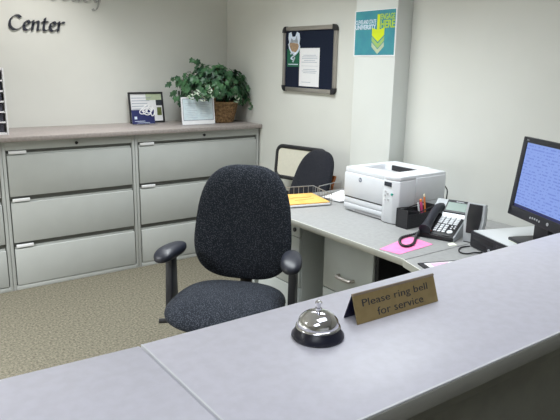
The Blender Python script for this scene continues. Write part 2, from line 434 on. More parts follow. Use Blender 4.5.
for path in PATHS:
    q = cr([(p[0], p[1] + .012, p[2] + .034) for p in path], 4)
    for j in range(0, len(q), 2):
        for sgn in (-1, 1):
            add_leaf(var, q[j], Vector((random.uniform(-.3, .3), -1, .35)), Vector((.5 * sgn, 0, random.uniform(.1, .9))), random.uniform(.030, .044), NARROW)
F = MB(); F.bm.free(); F.bm = var; F.build('variegated_leaves', 'leaf_var', t, smooth=False)

# ------------------------------------------------------------------ wall lettering
GL = {
 'C': (1.14, [[(1.05, 1.26), (.80, 1.47), (.45, 1.38), (.14, .90), (.12, .32), (.42, .02), (.80, .10), (1.0, .28)]]),
 'e': (.76, [[(.14, .48), (.45, .58), (.60, .78), (.48, .97), (.26, .84), (.10, .45), (.18, .09), (.40, .02), (.66, .22)]]),
 'n': (.90, [[(.0, .84), (.19, .95), (.05, 0)], [(.11, .50), (.35, .86), (.58, .95), (.62, .72), (.52, .14), (.58, .01), (.76, .14)]]),
 't': (.60, [[(.34, 1.32), (.15, .30), (.20, .04), (.36, .02), (.50, .14)], [(.03, .90), (.54, .95)]]),
 'r': (.70, [[(.0, .84), (.19, .95), (.05, 0)], [(.11, .52), (.34, .88), (.54, .97), (.64, .86)]]),
 'A': (1.22, [[(.0, .02), (.40, .75), (.72, 1.5), (.98, .02)], [(.28, .52), (.86, .52)]]),
 'd': (.92, [[(.62, .84), (.38, .97), (.12, .60), (.12, .16), (.30, .01), (.50, .26), (.66, .80)], [(.82, 1.55), (.62, .20), (.70, .01), (.84, .12)]]),
 'v': (.74, [[(.02, .86), (.16, .95), (.28, .04)], [(.28, .02), (.54, .46), (.62, .95)]]),
 'o': (.82, [[(.46, .97), (.16, .66), (.11, .22), (.32, .01), (.60, .30), (.66, .76), (.46, .97)]]),
 'a': (.88, [[(.62, .86), (.38, .97), (.12, .60), (.12, .16), (.30, .01), (.50, .26), (.66, .90), (.58, .16), (.66, .01), (.80, .12)]]),
 'c': (.70, [[(.62, .80), (.44, .97), (.15, .62), (.12, .20), (.32, .01), (.62, .20)]]),
 'y': (.86, [[(.02, .86), (.16, .95), (.24, .22), (.36, .04), (.60, .42), (.74, .95)], [(.74, .95), (.60, .20), (.34, -.56), (.12, -.70), (.02, -.56)]]),
}
def lettering(word, ox, oz, width, sc, nib, material, label):
    tot = sum(GL[c_][0] for c_ in word) * sc; kx = width / tot
    t = thing('wall_lettering', label, 'wall sign', mtx=BACK(ox, YB, oz))
    pen = 0
    nx, ny = nib * math.cos(R(33)) / 2, nib * math.sin(R(33)) / 2
    for c_ in word:
        wd, strokes = GL[c_]; b = MB()
        for s_ in strokes:
            q = cr([(p[0], p[1], 0) for p in s_], 7)
            for p0, p1 in zip(q, q[1:]):
                A = [((pen + p.x) * sc * kx + sx * nx, p.y * sc + sx * ny) for p in (p0, p1) for sx in (-1, 1)]
                cx = sum(a[0] for a in A) / 4; cy = sum(a[1] for a in A) / 4
                A.sort(key=lambda a: math.atan2(a[1] - cy, a[0] - cx))
                b.prism(A, .0005, .011)
        b.build('letter', material, t, smooth=False)
        pen += wd
    return t
lettering('Center', 1.054, 1.7575, .395, .068, .021, 'sign_grey', 'dark grey raised word Center on the back wall')
lettering('Advocacy', 1.052, 1.981, .700, .083, .018, 'sign_pale', 'pewter upper word of wall lettering cut off by the photo top')

# ------------------------------------------------------------------ notice board and what hangs on it
yc, zc = 3.593, 1.589; w, h = .627, .475
t = thing('notice_board', 'navy felt notice board with silver frame on the right wall', 'notice board', mtx=SIDE(XW, yc, zc))
MB().box(-w / 2 + .01, w / 2 - .01, -h / 2 + .01, h / 2 - .01, .001, .010).build('felt_panel', 'board', t)
b = MB(); e = .03
q_ = .03
b.box(-w / 2 + q_, w / 2 - q_, -h / 2, -h / 2 + e, .001, .02, .004).box(-w / 2 + q_, w / 2 - q_, h / 2 - e, h / 2, .001, .02, .004)
b.box(-w / 2, -w / 2 + e, -h / 2 + e, h / 2 - e, .001, .02, .004).box(w / 2 - e, w / 2, -h / 2 + e, h / 2 - e, .001, .02, .004)
b.build('frame', 'alu', t)
for sx in (-1, 1):
    for sy in (-1, 1):
        pts = []
        c0 = (sx * (w / 2 - .035), sy * (h / 2 - .035))
        pts = [(sx * (w / 2 - .042), sy * (h / 2 + .003))] + [(c0[0] + sx * .038 * math.cos(a), c0[1] + sy * .038 * math.sin(a)) for a in [PI / 2 - PI / 2 * k / 6 for k in range(7)]] + [(sx * (w / 2 + .003), sy * (h / 2 - .042)), (sx * (w / 2 - .03), sy * (h / 2 - .042)), (sx * (w / 2 - .042), sy * (h / 2 - .03))]
        b = MB(); b.prism(pts, .001, .023); b.build('corner_cap', 'black', t, smooth=False)
def on_board(name, label, cat): return thing(name, label, cat, mtx=SIDE(XW - .0105, yc, zc))
t = on_board('notice', 'white printed notice pinned to the navy notice board', 'notice')
MB().box(-.108, .128, -.195, .081, 0, .001).build('sheet', 'white', t)
b = MB()
for k, (x0, x1, yy) in enumerate(((-.06, .09, .030), (-.075, .105, .018), (-.075, .105, .006), (-.05, .08, -.008), (-.08, .1, -.020), (-.06, .085, -.072), (-.075, .1, -.084), (-.06, .09, -.096), (-.075, .03, -.165))):
    b.box(x0, x1, yy - .002, yy + .002, .001, .0015)
b.box(-.08, .11, -.048, -.046, .001, .0015)
b.build('printed_text', 'faint_ink', t)
t = on_board('pennant', 'green pennant card with white script at left of notice board', 'pennant')
MB().box(-.262, -.105, -.055, .075, 0, .001).build('card', 'green_felt', t)
b = MB()
b.tube(cr([(-.215, .04, .002), (-.18, .05, .002), (-.155, .035, .002), (-.19, .02, .002), (-.21, .005, .002), (-.175, -.002, .002), (-.165, .015, .002), (-.185, -.02, .002)], 5), .006, 6)
b.box(-.245, -.125, -.041, -.034, .001, .002)
b.build('script', 'pale_print', t)
t = on_board('sticker', 'small shield-shaped die-cut sticker above the green pennant', 'sticker')
OUT = [(-.245, .19), (-.215, .20), (-.20, .165), (-.165, .165), (-.145, .20), (-.112, .188), (-.105, .15), (-.112, .115), (-.10, .09), (-.115, .06), (-.145, .035), (-.175, .03), (-.21, .045), (-.24, .08), (-.25, .11), (-.238, .125), (-.25, .155)]
MB().prism(OUT, .0014, .0024).build('backing', 'pale_print', t, smooth=False)
MB().prism([(-.178 + (x + .178) * .78, .115 + (y - .115) * .78) for x, y in OUT if y <= .1251], .0024, .003).build('lower_field', 'tan', t, smooth=False)
MB().prism([(-.225, .12), (-.212, .155), (-.19, .14), (-.165, .14), (-.145, .17), (-.128, .12)], .0024, .003).build('upper_field', 'stickergrey', t, smooth=False)

# ------------------------------------------------------------------ poster on the pillar
t = thing('poster', 'teal Engage Here poster with lime arrow on the pillar', 'poster', mtx=frame((2.7285, 2.795, 1.749), (0, -1, .006), (0, .0, 1)))
w, h = .360, .276
MB().box(-w / 2, w / 2, -h / 2, h / 2, 0, .0015).build('sheet', 'white', t)
MB().box(-w / 2 + .008, w / 2 - .008, -h / 2 + .008, h / 2 - .004, .0015, .002).build('print_field', 'teal', t)
b = MB(); b.text('CLEVELAND STATE', -.170, .012, .056, .082, .002, .0028, bold=.02).text('UNIVERSITY', -.170, .012, .024, .053, .002, .0028, bold=.03); b.build('white_lettering', 'pale_print', t, smooth=False)
b = MB(); b.text('ENGAGE', .050, .167, .078, .112, .002, .0028, bold=.02).text('HERE', .050, .168, .028, .074, .002, .0028, bold=.03); b.build('lime_lettering', 'lime', t, smooth=False)
b = MB(); b.prism([(.022, .11), (.044, .11), (.044, .02), (.085, .022 + .01), (.085, -.012), (.033, -.052), (-.02, -.012), (-.02, .032), (.022, .02)], .002, .003)
b.build('arrow', 'yellowlime', t, smooth=False)
for k, (yy, mm) in enumerate(((-.024, 'lime2'), (-.058, 'palegreen_print'))):
    MB().prism([(-.02, yy + .005), (.033, yy - .038), (.086, yy + .005), (.086, yy - .022), (.033, yy - .066), (-.02, yy - .022)], .002, .0026 ).build('chevron', mm, t, smooth=False)

# ------------------------------------------------------------------ pads with superellipse outline (chair cushions)
def pad(a_lo, a_hi, b_, th, n=2.7, curve=0., bulge=.6, nu=10, nv=56, drop=0., backflat=.45):
    """cushion: outline in x (half width a) and y (half height b), thick in z (front +z)"""
    bm = bmesh.new(); fr_, bk = [], []
    for side in (0, 1):
        rings = []
        for i in range(nu + 1):
            u = i / nu; ring = []
            if i == 0:
                ring = [bm.verts.new((0, 0, th * (1 if side == 0 else -backflat)))]
            else:
                for k in range(nv):
                    a = 2 * PI * k / nv; ca, sa = math.cos(a), math.sin(a)
                    x = math.copysign(abs(ca) ** (2 / n), ca); y = math.copysign(abs(sa) ** (2 / n), sa)
                    f = (y + 1) / 2; aw = a_lo + (a_hi - a_lo) * f ** 1.5
                    uu = math.sin(u * PI / 2) ** .85
                    X, Y = aw * x * uu, b_ * y * uu
                    t_ = max(0, 1 - uu ** 3.2) ** bulge
                    Z = th * t_ if side == 0 else -th * backflat * t_
                    Z += curve * (X / max(a_lo, a_hi)) ** 2 - drop * max(0, -Y / b_) ** 3
                    if i == nu and side == 1: ring.append(fr_[-1][k])
                    else: ring.append(bm.verts.new((X, Y, Z)))
            rings.append(ring)
        if side == 0: fr_ = rings
        for r0, r1 in zip(rings, rings[1:]):
            for k in range(nv):
                k2 = (k + 1) % nv
                vs = (r0[0], r1[k], r1[k2]) if len(r0) == 1 else (r0[k], r1[k], r1[k2], r0[k2])
                bm.faces.new(vs if side == 0 else vs[::-1])
    bmesh.ops.recalc_face_normals(bm, faces=bm.faces[:])
    return bm
def padobj(bm, mtx, name, material, parent):
    B = MB(); B.bm.free(); bm.transform(mtx); B.bm = bm; return B.build(name, material, parent)

# ------------------------------------------------------------------ task chair
ch = thing('office_chair', 'charcoal fabric office chair with black arms facing the counter', 'office chair', (1.355, 2.265, 0), R(-48))
padobj(pad(.272, .255, .262, .058, n=3.0, bulge=.5, drop=.03, backflat=.8), Matrix.Translation((0, .005, .462)), 'seat', 'fab', ch)
bk = frame((0, .30, .785), (1, 0, 0), (0, .16, 1))
padobj(pad(.263, .212, .287, .045, n=3.1, curve=.035, bulge=.55, backflat=.6), bk, 'backrest', 'fab', ch)
b = MB(); b.box(-.03, .03, .325, .35, .40, .72, .006); b.box(-.035, .035, .05, .345, .385, .405, .006); b.build('back_support', 'black', ch)
b = MB(); b.box(-.10, .10, -.12, .12, .365, .402, .01); b.lathe([(.028, .11), (.028, .26), (.022, .26), (.022, .37)], 20); b.build('gas_lift', 'black', ch)
lv = MB(); lv.tube([(-.08, .0, .385), (-.20, -.03, .38), (-.275, -.05, .375)], .006, 8); lv.tube([(-.275, -.05, .375), (-.315, -.06, .372)], .012, 10); lv.build('height_lever', 'black', ch)
b = MB(); b.lathe([(.0, .07), (.045, .07), (.045, .115), (.03, .12), (0, .12)], 20)
for k in range(5):
    a = 2 * PI * k / 5 + .3
    b.tube([(0, 0, .095), (.16 * math.cos(a), .16 * math.sin(a), .088), (.29 * math.cos(a), .29 * math.sin(a), .070)], .02, 8, rads=[.026, .022, .015])
b.build('star_base', 'black', ch)
for k in range(5):
    a = 2 * PI * k / 5 + .3
    b = MB()
    for s_ in (-1, 1):
        mt = Matrix.Translation((.29 * math.cos(a), .29 * math.sin(a), .028)) @ Matrix.Rotation(a, 4, 'Z') @ Matrix.Translation((0, s_ * .014, 0)) @ Matrix.Rotation(PI / 2, 4, 'X')
        b.lathe([(0, -.009), (.024, -.009), (.028, -.005), (.028, .005), (.024, .009), (0, .009)], 18, mt)
    b.box(-.012, .012, -.012, .012, .0, .03, mtx=Matrix.Translation((.29 * math.cos(a), .29 * math.sin(a), .035)))
    b.build('caster', 'black', ch)
for s_ in (-1, 1):
    b = MB()
    b.prism([(-.045, .0), (.045, .0), (.035, .26), (-.03, .26)], -.017, .017, Matrix.Translation((s_ * .298, .06, .40)) @ Matrix.Rotation(PI / 2, 4, 'Z') @ Matrix.Rotation(PI / 2, 4, 'X'), .006)
    b.box(min(s_ * .08, s_ * .31), max(s_ * .08, s_ * .31), .02, .10, .385, .405, .006)
    ar = b.build('armrest', 'charcoal', ch)
    bm = bmesh.new(); bmesh.ops.create_uvsphere(bm, u_segments=28, v_segments=16, radius=1)
    for v in bm.verts:
        x, y, z = v.co
        w_ = .046 * (1 - .18 * y)
        v.co = Vector((w_ * 1.05 * math.copysign(abs(x) ** .85, x), .118 * math.copysign(abs(y) ** .8, y), .030 * math.copysign(abs(z) ** .75, z) - .018 * max(0, -y) ** 2.2 * 1.0))
    padobj(bm, Matrix.Translation((s_ * .291, .050, .688)) @ Matrix.Rotation(s_ * R(9), 4, 'Z'), 'arm_pad', 'blackgloss', ar)

# ------------------------------------------------------------------ visitor chairs behind the desk end
def rr(w_, h_, r_, n=6):
    pts = []
    for (sx, sy, a0) in ((1, 1, 0), (-1, 1, 90), (-1, -1, 180), (1, -1, 270)):
        for k in range(n + 1):
            a = R(a0 + 90 * k / n); pts.append((sx * (w_ - r_) + r_ * math.cos(a), sy * (h_ - r_) + r_ * math.sin(a)))
    return pts
g = thing('visitor_chair', 'black-framed chair with cream back against the wall under the notice board', 'chair', (2.757, 3.56, 0), R(-75), 'visitor chairs by the right wall')
bk = frame((0, .022, .822), (1, 0, 0), (0, .10, 1))
b = MB(); b.tube([bk @ Vector((x, y, 0)) for x, y in rr(.228, .118, .05)], .016, 10, True); b.build('back_frame', 'black', g)
b = MB(); b.prism(rr(.225, .114, .045), -.006, .006, bk); b.build('backrest', 'cream', g)
MB().box(-.17, .17, .0, .03, .20, .60, .012).build('seat', 'fab2', g)
for sx in (-1, 1):
    MB().tube(cr([(sx * .205, .012, .71), (sx * .205, -.01, .45), (sx * .205, -.03, 0)], 6), .012, 10).build('leg', 'black', g)
    MB().tube(cr([(sx * .182, .015, .6), (sx * .182, .02, .3), (sx * .182, .035, 0)], 6), .011, 10).build('leg', 'black', g)

g = thing('visitor_chair', 'reclined slate armchair with orange wood behind the wire trays', 'chair', (2.45, 3.28, 0), R(-93), 'visitor chairs by the right wall')
bk = frame((.01, .205, .73), (1, 0, 0), (0, .36, 1))
padobj(pad(.215, .185, .25, .05, n=3.0, curve=.02, bulge=.5, backflat=.9), bk, 'backrest', 'fab2', g)
b = MB(); b.prism([(-.15, -.22), (.17, -.22), (.15, .10), (-.12, .10)], -.062, -.046, bk); b.build('back_shell', 'wood', g)
padobj(pad(.21, .20, .21, .05, n=3, bulge=.5), Matrix.Translation((0, -.04, .43)), 'seat', 'fab2', g)
for sx in (-1, 1):
    MB().tube(cr([(sx * .19, .21, .62), (sx * .19, .15, .42), (sx * .19, .2, 0)], 6), .017, 8).build('leg', 'wood', g)
    MB().tube([(sx * .19, -.20, .44), (sx * .19, -.21, 0)], .017, 8).build('leg', 'wood', g)
b = MB(); b.box(-.17, .17, -.215, -.19, .37, .41).box(-.17, .17, .15, .18, .37, .41).box(-.2, -.17, -.215, .18, .37, .41).box(.17, .2, -.215, .18, .37, .41); b.build('seat_frame', 'wood', g)

# ------------------------------------------------------------------ desks and pedestals
ZD = .735
t = thing('desk', 'taupe-topped desk along the right wall carrying the printer', 'desk', (0, 0, 0))
b = MB(); b.box(1.934, 2.727, 1.718, 3.02, ZD - .03, ZD, .003); b.box(2.727, 2.857, 1.718, 2.61, ZD - .03, ZD); b.box(2.727, 2.857, 2.97, 3.02, ZD - .03, ZD); b.build('desktop', 'desk_lam', t)
b = MB(); b.box(1.928, 1.934, 1.716, 3.02, ZD - .031, ZD + .0005, .002); b.build('edge_band', 'desk_edge', t)
MB().box(1.99, 2.70, 2.99, 3.015, 0, ZD - .031).build('end_panel', 'pedestal', t)
MB().box(2.66, 2.68, 1.73, 2.99, .02, ZD - .031).build('dark_back_panel', 'black_panel', t)
MB().box(1.995, 2.655, 1.93, 1.953, .0, ZD - .031).build('side_darkening_panel', 'black_panel', t)  # black sheet added to darken the drawer unit's side
t = thing('return_desk', 'corner desk section under the counter holding monitor and computer', 'desk', (0, 0, 0))
b = MB(); b.prism([(1.926, 1.714), (1.86, 1.50), (1.86, .96), (2.857, .96), (2.857, 1.714)], ZD - .03, ZD, bev=.003); b.build('desktop', 'desk_lam', t)
b = MB(); b.prism([(1.928, 1.7155), (1.861, 1.50), (1.861, .96), (1.853, .96), (1.853, 1.50), (1.9215, 1.7155)], ZD - .031, ZD + .0005); b.build('edge_band', 'desk_edge', t)
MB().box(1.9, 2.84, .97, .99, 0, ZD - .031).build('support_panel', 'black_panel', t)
MB().box(2.66, 2.68, .99, 1.71, 0.02, ZD - .031).build('dark_back_panel', 'black_panel', t)  # black panel added so the knee space behind goes dark

def pedestal(x0, y0, y1, label, drawers, depth=.55, handle=True):
    t = thing('drawer_pedestal', label, 'drawer unit', (x0, (y0 + y1) / 2, 0), R(-90), 'drawer units under the desk')
    w = (y1 - y0) / 2; zt = ZD - .034
    MB().box(-w, w, .0205, depth, .0, zt, .003).build('body', 'pedestal', t)
    for za, zb, hx in drawers:
        d = MB().box(-w + .004, w - .004, 0, .02, za, zb, .003).build('drawer', 'pedestal', t)
        if hx is not None:
            zh = zb - .19 if zb - za > .2 else (za + zb) / 2
            MB().tube(cr([(hx - .055, .002, zh), (hx - .052, -.022, zh), (hx - .04, -.03, zh - .002), (hx + .04, -.03, zh - .002), (hx + .052, -.022, zh), (hx + .055, .002, zh)], 5), .0085, 8).build('handle', 'alu', d)
    MB().lathe([(0, 0), (.012, 0), (.012, .006), (.006, .008), (0, .006)], 18, Matrix.Translation((w - .045, 0, zt - .028)) @ Matrix.Rotation(PI / 2, 4, 'X')).build('lock', 'black', t)
    return t
p1 = pedestal(1.955, 2.495, 2.90, 'lockable drawer pedestal beside the office chair back, under the desk end', [(.03, .34, 0), (.345, .49, 0), (.495, .63, 0), (.635, .695, None)])
p2 = pedestal(1.985, 1.955, 2.328, 'file drawer unit with grey bar handle under the printer', [(.03, .405, 0), (.41, .697, 0)])
[bpy.data.objects.remove(c_) for c_ in list(p2.children) if c_.name.startswith('lock')]

# ------------------------------------------------------------------ wire trays, envelope, papers
def tray(label, mtx, w_, d_, hh, sides):
    t = thing('wire_tray', label, 'letter tray', mtx=mtx, group='wire trays on the desk')
    b = MB(); r_ = .0025
    b.tube([(-w_ / 2, -d_ / 2, r_), (w_ / 2, -d_ / 2, r_), (w_ / 2, d_ / 2, r_), (-w_ / 2, d_ / 2, r_)], r_, 6, True)
    for k in range(1, 9): b.tube([(-w_ / 2 + w_ * k / 9, -d_ / 2, r_), (-w_ / 2 + w_ * k / 9, d_ / 2, r_)], .0015, 5)
    b.build('base_grid', 'wire', t)
    def wall(p, q, n, rail):
        b = MB(); p, q = Vector(p), Vector(q)
        b.tube([p + Vector((0, 0, hh)), q + Vector((0, 0, hh))], rail, 6)
        for k in range(n + 1):
            a = p.lerp(q, k / n); b.tube([a + Vector((0, 0, .003)), a + Vector((0, 0, hh))], .0016, 5)
        b.build('wire_side', 'wire', t)
    if 'b' in sides: wall((-w_ / 2, d_ / 2, 0), (w_ / 2, d_ / 2, 0), 9 if 'l' in sides else 2, .003)
    if 'l' in sides: wall((-w_ / 2, -d_ / 2, 0), (-w_ / 2, d_ / 2, 0), 8, .003)
    if 'r' in sides: wall((w_ / 2, -d_ / 2, 0), (w_ / 2, d_ / 2, 0), 8, .003)
    return t
Z = Matrix.Translation
def deskm(x, y, deg, z=ZD + .0005): return Matrix.Translation((x, y, z)) @ Matrix.Rotation(R(deg), 4, 'Z')
tray('wire letter tray holding the golden envelope on the desk end', deskm(2.225, 2.85, -14), .30, .27, .066, 'lbr')
tray('wire letter tray with loose white papers beside the pillar', deskm(2.57, 2.845, 14), .25, .20, .066, 'b')
e = MB(); e.box(-.135, .135, -.14, .12, .0165, .0245, .003); e.bm.transform(Matrix.Identity(4))
t = thing('envelope', 'golden padded envelope lying in the left wire tray', 'envelope', mtx=deskm(2.225, 2.85, -14))
e.build('body', 'manila', t)
MB().box(-.136, .136, -.143, .119, .0045, .0163, .003).build('white_underside', 'white', t)
b = MB(); b.tube(cr([(-.09, -.02, .025), (-.03, .01, .0252), (.05, .0, .0252), (.09, .03, .025)], 5), .0012, 5); b.tube(cr([(-.06, -.06, .025), (.02, -.05, .0252), (.08, -.03, .025)], 5), .0012, 5); b.build('creases', 'wood', t)
for k in range(4):
    o = MB().box(-.13, .13, -.085, .075, 0, .0022).build('paper_sheet', 'white')
    o.matrix_world = deskm(2.535, 2.805, 14, ZD + .0063 + k * .003) @ Matrix.Rotation(R(-6 + 5 * k), 4, 'Z')
    tag(o, 'one of the fanned white sheets in the wire tray beside the printer', 'paper', 'white papers in the right tray')

# ------------------------------------------------------------------ laser printer
t = thing('laser_printer', 'white desktop laser printer on the desk in front of the pillar', 'printer', (2.33, 2.353, ZD), R(-90)); t.scale = (1, 1, 1.05)
W_ = .212
b = MB()
D_ = .375
b.prism([(0.0, .083), (0.0, .206), (D_, .206), (D_, .006), (.02, .006), (.02, .083)], -W_, W_ - .004, frame((0, 0, 0), (0, 1, 0), (0, 0, 1)), .003)
b.build('body', 'printer', t)
# top cover with output bay
b = MB()
b.box(-W_, -.17, .0, D_, .204, .244, .008).box(.09, W_ - .004, .03, D_, .204, .246, .008)
b.box(-.18, .10, .0, .09, .204, .243, .008).box(-.18, .10, .275, D_, .204, .249, .006)
b.build('top_cover', 'printer', t)
MB().poly([(-.17, .085, .238), (.09, .085, .238), (.09, .276, .212), (-.17, .276, .212)], [(0, 1, 2, 3)]).build('output_bay', 'printer_grey', t)
MB().box(-.10, .085, .262, .2755, .215, .243).build('output_slot', 'black', t)
# paper tray
b = MB(); b.box(-W_ + .002, .104, -.004, .20, .022, .046, .003); b.box(-W_ + .002, .104, -.003, .20, .048, .0785, .003); b.box(-W_ + .002, .104, .006, .2, .006, .022); b.build('paper_tray', 'printer', t)
MB().box(-.12, .104, .001, .006, .006, .020).build('tray_recess', 'printer_grey', t)
MB().box(-W_ + .004, .104, -.0015, .004, .0785, .083).build('tray_gap', 'black', t)
fp = MB().box(-W_ + .002, .0985, -.006, .004, .0845, .214, .004).build('front_door', 'printer', t)
lg = MB(); lg.lathe([(0, 0), (.0125, 0), (.0125, .0012), (0, .0012)], 24, Z((-.078, -.006, .188)) @ Matrix.Rotation(PI / 2, 4, 'X')); lg.build('round_logo', 'ink', fp)
MB().text('hp', -.086, -.070, .181, .195, 0, .0006, Z((0, -.0072, 0)) @ Matrix.Rotation(PI / 2, 4, 'X')).build('logo_letters', 'white', fp)
# control column
cp = MB(); cp.prism([(.102, .03), (.102, -.010), (.13, -.02), (.18, -.016), (.214, .004), (.214, .12), (.2, .13), (.102, .13)], .004, .222, bev=.004)
cp = cp.build('control_column', 'printer', t)
b = MB(); b.prism([(.103, .03), (.103, -.008), (.13, -.018), (.18, -.014), (.2125, .006), (.2125, .12), (.103, .12)], .220, .2475, bev=.009); b.build('column_cap', 'printer', cp)
fm = Matrix.Rotation(PI / 2, 4, 'X')
MB().box(.122, .172, .193, .215, .0, .0205, mtx=fm).build('display', 'ink_dark', cp)
for q in ((.134, .165), (.134, .145), (.150, .155), (.134, .122), (.155, .124)):
    MB().lathe([(0, 0), (.005, 0), (.005, .0225), (0, .0225)], 12, Z((q[0], 0, q[1])) @ fm).build('button', 'printer_grey', cp)
MB().lathe([(0, 0), (.006, 0), (.006, .0215), (0, .0215)], 14, Z((.178, 0, .155)) @ fm).build('go_button', 'green_key', cp)
b = MB(); b.box(W_ - .006, W_ + .0005, .13, D_ - .006, .105, .23, .002); b.build('side_cover', 'printer', t)
MB().box(W_ - .006, W_ + .0002, .015, D_ - .005, .100, .103).build('side_seam', 'printer_grey', t)
MB().tube(cr([(W_ - .02, .378, .17), (W_ - .004, .395, .14), (W_ - .01, .40, .08), (W_ - .03, .41, .03), (W_ - .04, .43, .006)], 6), .004, 6).build('power_cord', 'black', t)

# ------------------------------------------------------------------ desk organizer and pens
t = thing('pen_holder', 'black mesh desk organizer between the printer and the telephone', 'desk organizer', (2.31, 2.092, ZD + .0005), R(-90))
b = MB(); wv = .038
b.box(-wv, wv, 0, .003, 0, .098).box(-wv, -wv + .002, .003, .21, 0, .09).box(wv - .002, wv, .003, .21, 0, .075).box(-wv, wv, .208, .211, 0, .105).box(-wv + .002, wv - .002, .09, .092, 0, .085).box(-wv, wv, 0, .21, 0, .002)
b.build('mesh_body', 'mesh_black', t)
b = MB(); b.tube([(-wv, .001, .098), (wv, .001, .098), (wv, .09, .080), (wv, .21, .105), (-wv, .21, .105), (-wv, .09, .092)], .003, 6, True)
b.tube([(-wv, .001, 0.002), (-wv, .001, .098)], .003, 6).tube([(wv, .001, .002), (wv, .001, .098)], .003, 6)
b.build('rim', 'black', t)
def pen(name, label, cat, x, y, tx, ty, ln, r_, mt, tip):
    d = Vector((tx, ty, 1)).normalized()
    q = d.to_track_quat('Z', 'Y').to_matrix().to_4x4(); q.translation = Vector((x, y, ZD + .006))
    t = thing(name, label, cat, mtx=q)
    MB().lathe([(r_ * .6, 0), (r_, .012), (r_, ln - .018), (r_ * .95, ln - .016)], 12).build('barrel', mt, t)
    MB().lathe([(r_ * .9, ln - .0165), (r_ * .9, ln - .004), (r_ * .4, ln), (0, ln)], 12).build('tip', tip, t)
    return t
pen('pencil', 'orange pencil with pale tip standing in the organizer', 'pencil', 2.487, 2.083, -.05, .10, .158, .0055, 'orange', 'cap')
pen('highlighter', 'fat pink highlighter standing in the organizer', 'highlighter', 2.466, 2.083, -.12, .10, .135, .008, 'hotpink', 'orange')
pen('pen', 'white pen leaning lowest in the organizer', 'pen', 2.448, 2.083, -.10, .16, .118, .005, 'white', 'white')

# ------------------------------------------------------------------ telephone
t = thing('telephone', 'black and silver desk telephone with corded handset', 'telephone', (2.298, 1.852, ZD + .0005), R(-72))
prof = [(0, 0), (0, .022), (.15, .082), (.165, .098), (.235, .156), (.245, .150), (.21, .05), (.20, 0)]
pm = frame((0, 0, 0), (0, 1, 0), (0, 0, 1))
b = MB(); b.prism(prof, -.096, .088, pm, .004); b.build('base', 'silver', t)
MB().box(-.094, .086, -.003, .001, .001, .021, .001).build('front_lip', 'black', t)
fm_ = lambda y0, z0, y1, z1: frame((0, y0, z0), (1, 0, 0), (0, y1 - y0, z1 - z0))
A = fm_(0.002, .0228, .15, .0825)       # key slope: length .158
MB().box(-.095, .083, -.001, .157, 0, .0045, .001, mtx=A).build('key_face', 'black', t)
K = t.children[-1]
for r_ in range(4):
    for c_ in range(3):
        MB().box(-.028 + c_ * .022, -.012 + c_ * .022, .022 + r_ * .017, .034 + r_ * .017, .0045, .008, .001, mtx=A).build('number_key', 'key', t)
for r_ in range(4):
    for c_ in range(4):
        MB().box(-.030 + c_ * .026, -.009 + c_ * .026, .094 + r_ * .015, .105 + r_ * .015, .0045, .008, .001, mtx=A).build('line_key', 'key', t)
MB().lathe([(0, .0045), (.014, .0045), (.014, .008), (.012, .009), (0, .009)], 20, A @ Z((.055, .032, 0))).build('cursor_key', 'key', t)
b = MB(); [b.lathe([(0, .0045), (.0045, .0045), (.0045, .008), (0, .008)], 10, A @ Z((x, y, 0))) for x, y in ((.05, .062), (.066, .066), (.05, .078), (.066, .08))]; b.build('function_keys', 'key', t)
MB().box(-.045, -.032, .014, .022, .0045, .007, mtx=A).build('indicator', 'amber', t)
Bm = fm_(.168, .1005, .234, .1555)
MB().box(-.036, .086, .002, .083, .0005, .006, .002, mtx=Bm).build('display_bezel', 'charcoal', t)
MB().box(-.028, .076, .014, .066, .006, .0066, mtx=Bm).build('display', 'lcd', t)
MB().box(.01, .05, .0715, .0745, .006, .0065, mtx=Bm).build('maker_mark', 'key', t)
hs = MB()
path = cr([(-.056, -.012, .042), (-.057, .012, .054), (-.058, .05, .076), (-.062, .11, .102), (-.064, .17, .116), (-.062, .21, .108)], 6)
nP = len(path)
rads = [.021 + .010 * abs(2 * i / (nP - 1) - 1) ** 2 for i in range(nP)]
hs.tube(path, .02, 14, rads=rads)
hs = hs.build('handset', 'blackgloss', t)
MB().box(-.083, -.036, .02, .19, -.012, .008, .004, mtx=fm_(.0, .024, .20, .10)).build('cradle', 'black', t)
# coiled cord: loops out over the pink paper
inv = Matrix.LocRotScale(Vector((2.298, 1.852, ZD + .0005)), Matrix.Rotation(R(-72), 3, 'Z'), None).inverted()
wp = [inv @ Vector(p) for p in ((2.29, 1.912, .778), (2.25, 1.945, .748), (2.16, 1.945, .744), (2.10, 1.905, .744), (2.062, 1.855, .744), (2.075, 1.83, .744), (2.13, 1.845, .744), (2.20, 1.895, .746), (2.243, 1.925, .752), (2.262, 1.93, .752))]
pts = cr(wp, 22); rad = [.0062 + .0012 * math.sin(i * 1.9) for i in range(len(pts))]
MB().tube(pts, .006, 8, rads=rad).build('cord', 'black', t)

def sheet(name, label, cat, pts, z, material, th=.0012):
    cx = sum(p[0] for p in pts) / len(pts); cy = sum(p[1] for p in pts) / len(pts)
    o = MB().prism([(p[0] - cx, p[1] - cy) for p in pts], 0, th).build(name, material, None, (cx, cy, z), smooth=False)
    return tag(o, label, cat)
sheet('pink_paper', 'bright pink paper on the desk under the telephone cord', 'paper', [(1.945, 1.885), (1.965, 1.778), (2.215, 1.80), (2.225, 1.955)], ZD + .0006, 'pink')
sheet('paper_label', 'small cream slip on the desk in front of the telephone', 'paper slip', [(2.282, 1.768), (2.325, 1.772), (2.305, 1.728), (2.262, 1.742)], ZD + .0006, 'note')

